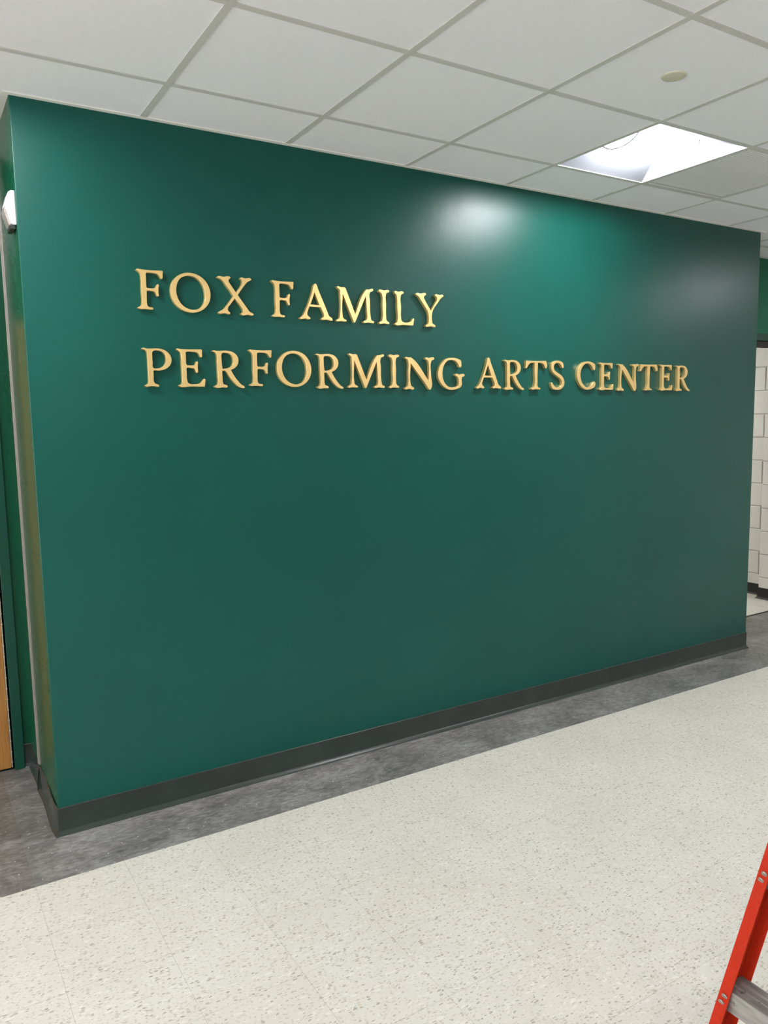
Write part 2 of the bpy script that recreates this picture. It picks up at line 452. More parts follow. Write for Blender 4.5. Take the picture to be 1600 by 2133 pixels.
struct('trim_3', bevel(boxes((X1, XP, YH+0.0005, YH+0.0155, -0.0016, 0.004)), 0.001, 1), M['steel'])

# ------------------------------------------------------------------ ceiling
ce = struct('ceiling', boxes((XL, XR, YB, YH+0.0, H+0.14, H+0.2), (XL, X0, YH, 1.1, H+0.14, H+0.2)), M['plenum'])
BAR = 0.024
LIGHTS = [(3, 0), (-2, 0), (9, 1), (4, 4), (9, 7), (-7, 0), (-6, 4), (3, 8), (-2, 8), (8, 8), (-7, 8)]  # rear wall and left end lights are unseen, added for bounce light
VENT = (4, 0)
i0, i1 = math.floor((XL-GX)/G), math.ceil((XR-GX)/G)
nrow = math.ceil((-YB-GA)/G)
CM = {}
def gx(i): return min(max(GX+i*G, XL), XR)
def gy(k): return max(-GA-k*G, YB)
for i in range(i0, i1):
    for k in range(-2, nrow):
        if (i, k) in LIGHTS or (i, k) == VENT: continue
        xa, xb, yb, ya = gx(i), gx(i+1), gy(k), gy(k+1)
        if yb-ya < 0.02 or xb-xa < 0.02: continue
        rects = []
        if yb <= 0: rects = [(xa, xb, ya, yb)]
        else:
            for a, b, lim in ((XL, X0, YD), (X0, X1, 0.0), (X1, XR, YH)):
                p, q = max(xa, a), min(xb, b)
                if q-p > 0.004 and min(yb, lim)-ya > 0.01: rects.append((p, q, ya, min(yb, lim)))
        if not rects: continue
        cx, cy = (xa+xb)/2, (ya+yb)/2
        key = tuple(tuple(round(v, 3) for v in (r[0]-cx, r[1]-cx, r[2]-cy, r[3]-cy)) for r in rects)
        if key not in CM:
            g = 0.004
            CM[key] = mesh('tile', boxes(*[(a+(g if abs(a) > 0.25 and len(rects) == 1 else 0), b-(g if len(rects) == 1 else 0), c+g, d-g, 0.0032, 0.017) for a, b, c, d in key]), M['tile_white'])
        o = link('tile', CM[key], ce); o.location = (cx, cy, H)
def lim_y(x): return YD if x < X0 else (0.0 if x < X1 else YH)
for i in range(i0+1, i1):                     # main runners, across the corridor
    x = GX+i*G
    obj('main_runner', boxes((x-BAR/2, x+BAR/2, YB, lim_y(x), H, H+0.003)), M['tbar'], ce)
tee = mesh('cross_tee', boxes((-G/2+BAR/2, G/2-BAR/2, -BAR/2, BAR/2, 0.0003, 0.003)), M['tbar'])
for k in range(-1, nrow):
    y = -GA-k*G
    if y < YB+0.05: continue
    for i in range(i0, i1):
        a, b = gx(i), gx(i+1)
        if k == -1:
            if y > 0 and a >= X0 and b <= X1: continue
            if a < X0 < b: b = X0
            elif a < X1 < b: a = X1
        if abs((b-a)-G) < 1e-4:
            o = link('cross_tee', tee, ce); o.location = ((a+b)/2, y, H)
        elif b-a > 0.05:
            obj('cross_tee', boxes((a+(BAR/2 if a > XL and a != X1 else 0), b-(BAR/2 if b != X0 else 0), y-BAR/2, y+BAR/2, H+0.0003, H+0.003)), M['tbar'], ce)
# wall angle: horizontal leg below the tiles, short upstand against the wall
W = 0.022
obj('wall_angle', boxes((X0-W, X1+W, -W, 0.0, H-0.0012, H-0.0002), (X0-W, X1+W, -W, -W+0.0015, H-0.0002, H+0.003)), M['angle'], ce)
obj('wall_angle', boxes((X0-W, X0, 0.0, YD, H-0.0012, H-0.0002)), M['angle'], ce)
obj('wall_angle', boxes((X1, X1+W, 0.0, YH, H-0.0012, H-0.0002)), M['angle'], ce)
obj('wall_angle', boxes((X1+W, XR, YH-W, YH, H-0.0012, H-0.0002)), M['angle'], ce)
obj('wall_angle', boxes((XL, X0-W, YD-W, YD, H-0.0012, H-0.0002)), M['angle'], ce)

# ------------------------------------------------------------------ ceiling light fixtures
def fixture(i, r, label):
    x0, x1, y1, y0 = GX+i*G, GX+(i+1)*G, -GA-r*G, -GA-(r+1)*G
    cx, cy = (x0+x1)/2, (y0+y1)/2; h = G/2-0.0125
    root = empty('recessed_light', (cx, cy, H)); tag(root, label, 'light', 'recessed ceiling lights')
    def P(dx, dy, dz): return (cx+dx, cy+dy, H+dz)
    ix, iy, dz = h-0.10, 0.115, 0.075
    def quad(name, pts, mat):
        bm = bmesh.new(); v = [bm.verts.new(P(*p)) for p in pts]; bm.faces.new(v)
        n = (v[1].co-v[0].co).cross(v[2].co-v[0].co).normalized()
        if n.z > 0: n = -n
        ext = bmesh.ops.extrude_face_region(bm, geom=bm.faces[:])
        for e in ext['geom']:
            if isinstance(e, bmesh.types.BMVert): e.co -= n*0.002
        return wchild(name, bm, mat, root)
    z0 = 0.0035
    quad('side_reflector', [(-h, -h, z0), (h, -h, z0), (ix, -iy, dz), (-ix, -iy, dz)], M['reflector'])
    quad('side_reflector', [(h, h, z0), (-h, h, z0), (-ix, iy, dz), (ix, iy, dz)], M['reflector'])
    quad('end_plate', [(h, -h, z0), (h, h, z0), (ix, iy, dz), (ix, -iy, dz)], M['end_plate'])
    quad('end_plate', [(-h, h, z0), (-h, -h, z0), (-ix, -iy, dz), (-ix, iy, dz)], M['end_plate'])
    bm = bmesh.new(); n = 14; arc = []
    for k in range(n+1):
        a = math.pi*k/n; arc.append((-math.cos(a)*iy*0.98, dz-0.002-math.sin(a)*0.062))
    A = [bm.verts.new(P(-ix+0.002, p, q)) for p, q in arc]; B = [bm.verts.new(P(ix-0.002, p, q)) for p, q in arc]
    for k in range(n): bm.faces.new((A[k], A[k+1], B[k+1], B[k]))
    bm.faces.new(A); bm.faces.new(B[::-1])
    wchild('lens', bm, M['lens'], root)
    for sx in (-1, 1):
        bm = bmesh.new(); xx = sx*(ix-0.001)
        rim = [[bm.verts.new(P(xx+sx*e, p*s, dz-0.002-(dz-0.002-q)*s)) for s, e in ((0.97, 0.0015), (1.05, 0.0015), (1.05, 0.007), (0.97, 0.007))] for p, q in arc]
        for k in range(n):
            for j in range(4): bm.faces.new((rim[k][j], rim[k][(j+1) % 4], rim[k+1][(j+1) % 4], rim[k+1][j]))
        wchild('lens_rim', bm, M['rim'], root)
    wchild('housing', boxes((cx-h-0.004, cx+h+0.004, cy-h-0.004, cy+h+0.004, H+0.078, H+0.10)), M['plenum'], root)
    return root
LL = ['recessed square ceiling light, lit, beside the ribbed air grille',
      'recessed square ceiling light near the left end of the green wall, above the frame',
      'recessed square ceiling light beyond the right end of the green wall',
      'recessed square ceiling light in the far row, right of the camera',
      'recessed square ceiling light by the far right wall, well behind the stepladder',
      'added unseen recessed ceiling light at the left end of the corridor, nearest the door wall',
      'added unseen recessed ceiling light at the left end of the corridor, middle row',
      'added unseen recessed ceiling light by the rear wall, right of the camera',
      'added unseen recessed ceiling light by the rear wall, left of the camera',
      'added unseen recessed ceiling light by the rear wall, at the far right',
      'added unseen recessed ceiling light by the rear wall, at the far left']
for (i, r), lb in zip(LIGHTS, LL): fixture(i, r, lb)
# strip light of the corridor behind the opening
root = empty('surface_light', (6.0, 2.2, 2.6)); tag(root, 'square surface light on the ceiling of the block walled corridor', 'light')
wchild('tray', boxes((5.7, 6.3, 1.9, 2.5, 2.57, 2.5995)), M['tbar'], root)
cl = wchild('diffuser', boxes((5.72, 6.28, 1.92, 2.48, 2.55, 2.57)), emitter('corridor_diffuser', (1, 0.98, 0.95), 13.0), root)

# ------------------------------------------------------------------ air grille
i, r = VENT
x0, x1, y1, y0 = GX+i*G, GX+(i+1)*G, -GA-r*G, -GA-(r+1)*G
vt = empty('air_grille', ((x0+x1)/2, (y0+y1)/2, H)); tag(vt, 'white ribbed square air grille in the ceiling beside the lit light', 'air grille')
h = BAR/2+0.0005
f = 0.020
bm = boxes((x0+h, x1-h, y1-h-0.034, y1-h, H+0.0005, H+0.006), (x0+h, x1-h, y0+h, y0+h+0.012, H+0.0005, H+0.006),
           (x0+h, x0+h+0.006, y0+h+0.012, y1-h-0.034, H+0.0005, H+0.006), (x1-h-0.010, x1-h, y0+h+0.012, y1-h-0.034, H+0.0005, H+0.006))
wchild('grille_frame', bm, M['tbar'], vt)
wchild('bead', boxes((x0+h+0.01, x1-h-0.01, y1-h-0.018, y1-h-0.014, H-0.002, H+0.0005)), M['vent'], vt)
wchild('duct_back', boxes((x0+h, x1-h, y0+h, y1-h, H+0.06, H+0.065)), M['vent_dark'], vt)
ya, yb = y0+h+0.012, y1-h-0.034
NS = 36; pit = (yb-ya)/NS
bm = bmesh.new()
prism(bm, [(-pit*0.44, 0.0), (pit*0.40, 0.0), (pit*0.55, 0.006), (-pit*0.30, 0.006)], 'x', -(x1-x0)/2+h+0.006, (x1-x0)/2-h-0.010)
sm = mesh('slat', bm, M['vent'])
for k in range(NS):
    o = link('slat', sm, vt); o.location = (0, ya+(k+0.5)*pit-vt.location.y, 0.0015)

# ------------------------------------------------------------------ round cover plate on a ceiling tile
bm = bmesh.new()
prof = [(0.0, -0.0046), (0.036, -0.0044), (0.041, -0.0034), (0.0435, -0.001), (0.0435, 0.0)]
n = 40; rows = []
for k in range(n):
    a = 2*math.pi*k/n; rows.append([bm.verts.new((math.cos(a)*r, math.sin(a)*r, z)) for r, z in prof[1:]])
c0 = bm.verts.new((0, 0, prof[0][1]))
for k in range(n):
    q, s = rows[k], rows[(k+1) % n]; bm.faces.new((c0, q[0], s[0]))
    for j in range(3): bm.faces.new((q[j], q[j+1], s[j+1], s[j]))
o = obj('cover_plate', bm, M['speaker'], None, True); o.location = (2.735, -1.274, H+0.0032)
tag(o, 'round cream cover plate on a white ceiling tile', 'cover plate')

# ------------------------------------------------------------------ wall strobe on the left return
st = empty('fire_strobe', (X0, 0.075, 2.35)); tag(st, 'white wall mounted alarm strobe high on the left green return', 'alarm')
wchild('back_box', bevel(boxes((X0-0.014, X0, 0.018, 0.128, 2.357, 2.477)), 0.002, 1), M['strobe'], st)
bm = bmesh.new()
prism(bm, [(X0-0.014, 2.475), (X0-0.020, 2.473), (X0-0.033, 2.432), (X0-0.0315, 2.415), (X0-0.017, 2.362), (X0-0.014, 2.360)], 'y', 0.022, 0.124)
bm.verts.ensure_lookup_table()
for v in bm.verts:
    k = (X0-0.014-v.co.x)/0.020; v.co.y = 0.073+(v.co.y-0.073)*(1-0.18*k)
wchild('cover', bevel(bm, 0.0015, 1), M['strobe'], st)
bm = bmesh.new()
prism(bm, [(X0-0.0325, 2.424), (X0-0.038, 2.418), (X0-0.0365, 2.402), (X0-0.023, 2.357), (X0-0.015, 2.354), (X0-0.017, 2.361), (X0-0.029, 2.408)], 'y', 0.034, 0.112)
wchild('lens', bevel(bm, 0.0015, 1), M['strobe_lens'], st)
wchild('dark_bottom', boxes((X0-0.020, X0-0.004, 0.026, 0.120, 2.343, 2.357)), M['strobe_dark'], st)  # dark block along the bottom of the strobe

# ------------------------------------------------------------------ stepladder, lower right
LK, LT = 0.274, 0.12              # lean of the front rails, taper towards the top (per metre of height)
LX, LY, LC = 1.765, -2.1375, -2.475 # foot of the front flange, outer face of the web, centre line
TOPZ = 1.42
lad = empty('stepladder', (LX+0.4, LC, 0)); tag(lad, 'orange fibreglass stepladder with ribbed aluminium steps, lower right', 'stepladder')
def slab(bm, pts_at, z0, z1):
    A = [bm.verts.new((*p, z0)) for p in pts_at(z0)]; B = [bm.verts.new((*p, z1)) for p in pts_at(z1)]
    n = len(A)
    for i in range(n): bm.faces.new((A[i], A[(i+1) % n], B[(i+1) % n], B[i]))
    bm.faces.new(A[::-1]); bm.faces.new(B)
FL, TH, DP = 0.027, 0.0035, 0.078
def chan(side, xf, depth, fl):
    """C channel opening towards the centre line; side=+1 far rail, -1 near rail"""
    def f(z):
        x = xf(z); yo = LC+side*((LY-LC)-LT*z)
        q = lambda a, b: (x+a, yo-side*b)
        return [q(0, 0), q(depth, 0), q(depth, fl), q(depth-TH, fl), q(depth-TH, TH), q(TH, TH), q(TH, fl), q(0, fl)]
    return f
front = lambda z: LX+LK*z
rear = lambda z: LX+1.06-0.42*z
for side in (1, -1):
    bm = bmesh.new(); slab(bm, chan(side, front, DP, FL), 0.02, TOPZ)
    rl = wchild('front_rail', bevel(bm, 0.0008, 1), M['orange'], lad)
    for k in range(1, 5):
        z = 0.283+(k-1)*0.2905
        for dz, dy in ((0.0078, 0.0150), (-0.0078, 0.0120)):
            zz = z+dz; bm = bmesh.new()
            bmesh.ops.create_cone(bm, cap_ends=True, segments=14, radius1=0.0074, radius2=0.0060, depth=0.002)
            yo = LC+side*((LY-LC)-LT*zz)-side*dy
            bmesh.ops.transform(bm, matrix=Matrix.Translation((front(zz)-0.0007, yo, zz)) @ Matrix.Rotation(-math.pi/2-math.atan(LK), 4, 'Y'), verts=bm.verts)
            r = wchild('rivet', bm, M['rivet'], lad); r.parent = rl
    bm = bmesh.new(); slab(bm, chan(side, rear, 0.05, FL), 0.02, TOPZ)
    wchild('rear_rail', bevel(bm, 0.0008, 1), M['orange'], lad)
    yo = LC+side*(LY-LC)
    for nm, xx, dd in (('foot', front(0), DP), ('foot', rear(0), 0.05)):
        a, b = sorted((yo+side*0.004, yo-side*(FL+0.004)))
        wchild('foot', bevel(boxes((xx-0.004, xx+dd+0.004, a, b, 0.0, 0.03)), 0.003, 1), M['rubber'], lad)
for k in range(1, 5):
    z = 0.305+(k-1)*0.2905
    hw = (LY-LC)-LT*z-TH-0.0005
    x = front(z)+TH+0.0002
    bm = bmesh.new()
    # tread with grooves, front lip and rear lip; profile in x,z
    top = [(x-TH*0.5, z-0.052), (x-TH*0.5, z)]
    pr = [(x, z-0.051), (x, z-0.001), (x+0.0015, z)]
    def groove(a, b, n):
        out = []
        for j in range(n):
            c = a+(b-a)*j/n; w = (b-a)/n
            out += [(c+w*0.05, z), (c+w*0.22, z-0.0024), (c+w*0.6, z-0.0024), (c+w*0.75, z)]
        return out
    pr += groove(x+0.002, x+0.024, 7)+groove(x+0.030, x+0.044, 4)+groove(x+0.052, x+0.068, 5)
    pr += [(x+0.0695, z), (x+0.071, z-0.0015), (x+0.071, z-0.036), (x+0.0685, z-0.036), (x+0.0685, z-0.004), (x+0.003, z-0.004), (x+0.003, z-0.051)]
    prism(bm, pr, 'y', LC-hw, LC+hw)
    bmesh.ops.recalc_face_normals(bm, faces=bm.faces[:])
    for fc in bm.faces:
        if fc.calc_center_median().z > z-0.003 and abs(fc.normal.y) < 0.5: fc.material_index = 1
    wchild('step', bm, [M['alu'], M['alu_dirty_shaded']], lad)
    # diagonal brace under the step
    if k == 1:
        for side in (1, -1):
            bm = bmesh.new(); y0_ = LC+side*(hw-0.001); y1_ = LC+side*(hw-0.15); zb = z-0.16
            p = [(y0_, zb), (y1_, z-0.036), (y1_-side*0.02, z-0.036), (y0_, zb-0.02)]
            prism(bm, p, 'x', x+0.030, x+0.033)
            wchild('brace', bm, M['alu'], lad)
for z in (0.30, 0.75, 1.15):
    hw = (LY-LC)-LT*z-TH-0.0005; x = rear(z)
    wchild('rear_bar', boxes((x+0.010, x+0.034, LC-hw, LC+hw, z-0.012, z+0.012)), M['alu'], lad)
hw = (LY-LC)-LT*TOPZ+0.012
wchild('top_cap', bevel(boxes((front(TOPZ)-0.03, rear(TOPZ)+0.09, LC-hw, LC+hw, TOPZ-0.03, TOPZ+0.035)), 0.008, 2), M['orange'], lad)
for side in (1, -1):
    z = 0.85; y = LC+side*((LY-LC)-LT*z-0.012)
    wchild('spreader', boxes((front(z)+DP, rear(z), y-0.002, y+0.002, z-0.01, z+0.01)), M['alu'], lad)


# letter outlines in millimetres from the lower left corner (third value 1 = sharp corner)
GLYPH={
'F':[[(0.0,153.8),(3.0,157.1),(13.1,156.8),(38.0,155.5),(103.0,157.1,1),(105.5,154.4,1),(103.6,140.8),(102.5,129.2),(99.8,124.7),(95.9,125.9),(90.5,134.1),(83.0,142.1),(73.4,144.6),(55.8,145.1),(41.3,144.4),(37.3,141.7,1),(36.6,101.3),(36.9,89.0,1),(40.1,85.9,1),(67.5,87.5),(73.0,90.1),(76.8,98.5),(80.5,103.4),(84.0,103.7),(86.6,100.2),(84.8,90.5),(83.6,77.9),(83.8,66.4),(84.4,57.8),(80.5,55.8),(76.7,58.2),(72.4,68.5),(66.8,73.9),(57.1,75.1),(39.5,74.9),(37.2,73.3,1),(36.0,44.1),(36.1,25.0),(38.4,16.5),(46.0,12.2),(56.7,11.8),(60.2,8.2),(57.2,3.4),(51.3,3.1),(30.0,4.3),(6.8,3.7),(0.2,6.1),(0.8,9.5),(9.2,13.8),(14.9,19.9),(16.7,27.6),(16.6,71.4),(17.3,128.3),(16.7,134.9),(14.1,141.3),(6.8,147.8)]],
'O':[[(71.5,158.0),(45.3,150.6),(21.2,133.5),(5.5,111.2),(0.0,85.0),(1.9,61.6),(11.6,37.5),(30.2,17.4),(56.7,4.6),(87.6,0.4),(119.5,8.2),(145.7,26.6),(161.5,51.7),(165.9,78.5),(160.8,105.9),(147.8,128.9),(127.1,146.5),(101.2,156.3)],[(77.1,146.3),(59.7,142.9),(43.3,134.0),(31.5,119.0),(25.1,100.9),(23.1,84.2),(25.2,65.5),(32.8,45.9),(45.5,29.0),(62.3,18.1),(84.5,12.4),(104.6,14.5),(122.7,24.0),(134.9,40.4),(141.5,61.3),(141.4,85.3),(135.5,108.9),(123.7,127.1),(106.7,140.1),(90.8,145.4)]],
'X':[[(0.0,150.7),(4.7,155.0),(26.7,154.0),(55.5,156.5),(59.6,153.6),(55.1,147.8),(49.7,142.5),(50.7,135.2),(56.8,125.9),(64.3,115.5),(80.3,94.0,1),(94.5,111.5),(105.8,127.1),(109.6,137.2),(108.0,146.9),(100.2,151.8),(103.7,156.7),(123.0,154.8),(148.6,155.6),(151.4,150.9),(142.8,145.9),(130.4,137.5),(117.7,123.1),(88.1,84.1,1),(102.0,65.3),(127.5,32.2),(139.0,17.9),(153.7,10.6),(156.5,7.0),(152.0,3.0),(133.1,4.5),(100.8,4.0),(98.2,6.9),(102.4,10.9),(108.6,16.2),(108.3,23.6),(103.3,32.0),(74.2,68.4,1),(53.3,42.6),(43.5,29.7),(41.8,19.8),(46.7,12.7),(52.4,8.1),(50.3,4.3),(29.4,5.6),(2.6,5.1),(0.8,8.9),(7.5,13.6),(20.9,21.1),(34.6,35.3),(67.9,77.8,1),(55.6,96.6),(35.7,122.0),(25.9,135.8),(13.3,144.5)]],
'A':[[(74.2,154.3),(81.0,158.3),(85.5,154.5),(93.6,134.1),(112.6,93.1),(136.8,40.3),(145.8,20.6),(161.9,8.4),(162.8,1.2),(156.1,0.3),(134.3,3.4),(109.8,2.1),(103.8,5.4),(108.0,9.7),(119.1,16.8),(120.0,25.1),(116.2,34.4),(104.7,56.1,1),(49.8,56.4,1),(41.3,39.6),(36.9,25.3),(39.3,17.3),(48.3,10.7),(52.8,5.1),(48.1,1.9),(25.6,3.7),(3.1,0.8),(0.0,5.8),(10.1,12.2),(19.6,23.2),(30.8,43.6),(53.7,94.0),(65.3,126.3)],[(75.8,120.0,1),(98.9,65.2,1),(54.1,66.0,1)]],
'M':[[(5.6,150.6),(8.8,154.4),(26.4,152.1),(45.0,153.0,1),(51.1,149.2,1),(99.1,36.7,1),(151.8,142.9),(159.2,150.9,1),(177.7,152.2),(194.7,155.7),(197.8,150.9),(193.7,145.2),(182.3,141.0),(178.1,134.0),(178.8,96.1),(182.0,24.2),(185.0,13.4),(198.7,6.6),(197.7,0.4),(185.5,0.1),(167.8,1.7),(143.6,0.5),(140.5,5.1),(147.0,8.8),(158.4,13.4),(161.8,21.8),(161.7,54.4),(156.9,121.0,1),(98.2,0.3,1),(94.1,-2.6),(90.3,0.5,1),(36.1,123.0,1),(33.1,29.8),(35.1,17.9),(42.7,10.9),(51.9,6.7),(52.6,1.4),(45.5,0.3),(25.4,1.3),(2.2,0.8),(0.0,5.4),(6.3,9.0),(17.3,16.9),(19.9,29.0),(22.6,126.1),(22.1,136.6),(15.4,144.1)]],
'I':[[(1.0,152.5),(5.5,155.5),(29.1,153.8),(56.6,154.7),(59.5,151.0),(55.7,146.4),(43.7,141.9),(40.5,133.7),(40.4,89.2),(40.0,33.4),(41.9,17.4),(48.5,11.5),(56.7,6.9),(55.0,0.6),(45.3,0.8),(25.9,1.7),(3.6,-0.0),(0.0,4.1),(5.3,8.7),(15.7,13.6),(19.7,26.2),(20.3,88.0),(19.0,133.4),(14.0,141.7),(3.8,145.9)]],
'L':[[(1.3,151.7),(5.1,154.8),(22.5,152.5),(51.4,153.9),(54.7,149.7),(49.7,145.0),(40.5,140.7),(37.0,131.7),(37.9,81.7),(37.1,34.0),(39.9,20.4),(50.5,12.7),(69.0,12.4),(87.6,15.8),(98.6,25.9),(105.0,34.4),(111.2,32.2),(109.4,17.5),(106.0,0.2,1),(96.6,-0.2),(53.3,0.2),(4.5,-0.2),(0.0,3.3),(6.1,7.4),(13.8,11.5),(17.0,20.5),(16.6,80.5),(15.3,130.3),(13.1,138.8),(4.9,144.5)]],
'Y':[[(0.0,149.0),(4.9,153.0),(30.0,152.2),(58.8,156.1),(62.3,152.7),(58.0,147.3),(50.8,141.7),(48.6,134.8),(52.1,128.2),(88.5,76.5,1),(117.2,117.6),(126.0,130.7),(126.1,139.9),(119.0,145.7),(112.6,150.4),(117.7,154.7),(139.2,152.7),(162.3,153.9),(165.5,149.3),(156.4,143.0),(144.7,133.1),(134.5,119.8),(98.1,69.6),(95.8,60.3),(95.4,29.4),(98.1,15.8),(108.8,10.0),(115.9,4.0),(113.7,-1.3),(102.9,-0.3),(87.2,1.0),(60.2,-0.9),(56.7,3.5),(63.1,9.0),(72.4,14.6),(74.9,22.7),(75.1,56.9),(72.4,65.9),(53.0,94.3),(29.6,124.5),(18.6,138.5),(6.2,144.4)]],
'P':[[(0.0,146.5),(3.9,149.9),(18.0,147.8),(63.7,149.0),(80.9,146.7),(97.0,139.6),(109.1,128.1),(115.7,114.0),(116.5,100.6),(111.9,87.1),(100.6,74.4),(83.6,65.5),(64.0,60.9),(43.9,61.2),(41.7,60.0,1),(41.1,36.3),(41.6,17.3),(45.1,10.6),(56.4,6.9),(62.0,2.2),(60.3,-2.1),(48.3,-1.7),(29.2,-0.9),(9.1,-2.5),(5.0,1.7),(9.5,4.6),(17.3,8.5),(20.5,15.1),(21.1,26.5),(21.2,73.8),(20.4,122.7),(18.7,133.9),(12.9,140.8)],[(47.9,139.7),(60.4,140.9),(74.7,138.5),(86.9,130.3),(93.1,119.1),(94.7,103.9),(90.6,89.5),(81.4,78.8),(67.5,71.9),(53.9,70.3),(44.4,70.6),(41.1,73.2),(40.3,93.1),(39.8,121.4),(41.5,134.6)]],
'E':[[(0.0,148.1),(3.1,151.3),(14.4,150.3),(103.7,150.9,1),(106.6,147.6,1),(105.7,133.9),(104.9,121.2),(101.6,118.0),(97.2,121.0),(90.7,133.5),(81.8,138.6),(68.7,139.6),(40.7,138.8),(37.6,137.3,1),(37.3,110.7),(38.7,88.5),(41.1,85.2,1),(69.2,86.3),(74.4,87.8),(78.3,96.2),(81.6,101.6),(85.1,101.7),(87.5,97.4),(86.0,87.6),(85.3,72.0),(85.7,59.3),(81.9,54.4),(78.0,57.2),(74.4,67.9),(69.6,72.7),(60.6,73.3),(39.5,73.5),(38.2,72.1,1),(37.8,47.8),(38.7,24.5),(41.7,14.8),(51.5,9.6),(67.6,9.2),(83.9,10.4),(96.4,15.4),(105.0,25.3),(111.5,31.8),(115.6,28.9),(114.9,17.5),(111.8,-1.4,1),(97.6,-1.5),(57.1,-0.6),(8.0,-1.5),(2.2,1.9),(6.3,5.3),(14.9,8.8),(18.0,16.5),(18.4,28.2),(18.2,76.5),(17.1,124.6),(15.6,135.2),(7.1,142.6)]],
'R':[[(0.0,145.1),(4.5,148.6),(19.4,147.3),(70.6,148.9),(88.5,145.2),(103.9,135.1),(113.0,121.5),(114.7,107.7),(110.0,91.6),(98.1,78.6),(79.6,69.2,1),(89.1,51.9),(107.3,26.5),(124.9,8.5),(137.2,1.1),(138.8,-3.2),(135.2,-5.6),(124.3,-4.9),(108.6,1.9),(87.7,21.0),(70.6,43.1),(62.2,56.8),(55.3,65.6,1),(43.0,65.4),(41.2,63.8,1),(41.2,37.4),(42.1,19.4),(44.5,11.0),(57.8,6.3),(63.0,1.6),(61.3,-2.7),(46.1,-3.0),(9.3,-3.3),(4.6,1.1),(9.7,4.3),(17.6,7.6),(21.3,16.0),(21.6,47.7),(20.8,105.5),(20.2,128.5),(17.7,135.7),(10.3,141.8)],[(50.1,139.5),(61.3,139.6),(74.6,136.9),(85.5,127.1),(90.6,114.6),(90.6,100.8),(83.7,86.8),(71.0,78.6),(56.2,75.2),(43.3,73.9,1),(41.6,84.9),(40.2,116.4),(40.2,130.1),(42.7,136.5)]],
'N':[[(3.9,143.1),(7.3,146.6),(23.9,145.4),(39.1,145.5),(43.9,143.0),(140.5,37.3,1),(141.6,125.4),(138.9,133.4),(127.5,138.3),(121.6,143.3),(124.8,146.9),(147.6,146.3),(174.2,148.4),(176.6,143.6),(171.9,138.8),(160.3,132.8),(156.2,123.4),(155.9,66.5),(155.5,-2.2),(150.6,-8.0),(144.2,-5.7),(125.9,16.2),(37.0,117.8,1),(35.0,22.3),(38.3,10.9),(50.8,4.1),(55.6,-0.5),(52.7,-5.7),(26.9,-4.1),(4.0,-5.9),(0.0,-0.3),(6.3,3.8),(17.5,9.6),(21.1,19.9),(22.7,75.9),(22.2,128.3),(18.2,136.1),(8.6,140.4)]],
'G':[[(141.2,135.9),(142.7,126.5),(142.1,109.8),(137.2,104.0),(130.5,106.0),(123.8,118.9),(113.4,130.5),(98.5,137.9),(80.7,139.2),(61.5,136.4),(45.2,125.4),(33.2,107.6),(26.4,85.2),(25.5,67.6),(29.6,44.2),(41.2,24.3),(58.7,10.3),(82.5,4.5),(103.4,7.0),(120.0,13.7),(124.5,20.3),(124.4,47.7),(120.3,56.0),(108.3,61.7),(102.4,65.2),(106.9,71.2),(130.9,68.6),(161.2,69.7),(163.7,64.9),(159.6,60.7),(148.2,56.4),(145.1,48.0),(144.9,18.1),(139.5,8.5),(122.9,0.0),(100.3,-6.1),(77.9,-7.4),(54.2,-2.8),(30.7,10.1),(11.9,29.9),(1.9,50.9),(0.0,71.9),(3.2,93.0),(14.3,115.4),(32.0,133.3),(52.7,145.5),(76.4,150.3),(103.1,150.1),(125.5,145.0)]],
'T':[[(5.5,149.1,1),(40.4,148.3),(72.4,148.3),(115.4,149.7),(147.6,150.9,1),(150.7,142.2),(151.6,113.5),(146.2,109.4),(140.7,114.9),(133.0,129.1),(119.9,136.7),(102.6,138.7),(89.6,139.2,1),(87.7,115.4),(86.1,35.8),(87.3,15.1),(94.9,8.0),(106.9,4.1),(106.9,-1.5),(95.0,-1.6),(73.4,-1.7),(44.5,-1.9),(41.3,1.3),(51.9,7.7),(60.5,11.7),(65.1,22.9),(65.2,99.1),(66.0,137.9,1),(51.1,138.7),(34.1,135.6),(19.3,123.5),(9.9,110.7),(3.6,107.4),(0.0,111.3),(2.9,121.5),(4.1,138.8)]],
'S':[[(86.7,144.2),(92.5,133.8),(93.8,119.2),(90.5,114.2),(83.7,117.4),(73.4,131.7),(62.1,139.6),(46.5,141.6),(33.2,138.1),(23.3,129.0),(21.2,117.7),(26.9,103.3),(42.6,92.3),(71.8,78.2),(92.3,60.6),(101.1,41.1),(98.5,21.5),(86.2,6.7),(66.1,-2.4),(41.5,-3.3),(19.2,-0.2),(8.0,9.4),(2.3,23.9),(0.0,33.6),(7.7,36.1),(16.7,25.7),(32.4,12.9),(48.0,8.4),(65.9,11.5),(79.2,24.6),(81.3,40.9),(74.4,53.9),(51.8,68.2),(24.9,82.3),(9.3,96.6),(2.0,114.1),(4.5,130.2),(15.4,144.9),(33.0,152.6),(50.8,154.6),(70.9,151.1)]],
'C':[[(138.7,140.7),(141.0,124.1),(139.3,110.7),(132.2,107.2),(126.2,112.1),(118.8,125.3),(104.3,138.3),(82.9,144.5),(64.2,141.6),(45.7,128.8),(32.1,108.7),(25.5,85.4),(28.2,62.3),(37.9,39.2),(54.6,22.8),(73.6,12.1),(94.8,13.1),(111.3,21.6),(125.2,38.4),(134.7,44.4),(142.7,40.3),(143.5,23.5),(138.8,15.1),(118.7,4.8),(92.7,-1.2),(66.7,-0.5),(40.7,11.0),(17.0,32.4),(3.9,57.1),(0.0,81.7),(5.4,108.2),(22.3,133.2),(45.4,148.6),(73.3,155.0),(101.7,154.1),(125.5,147.1)]],
}
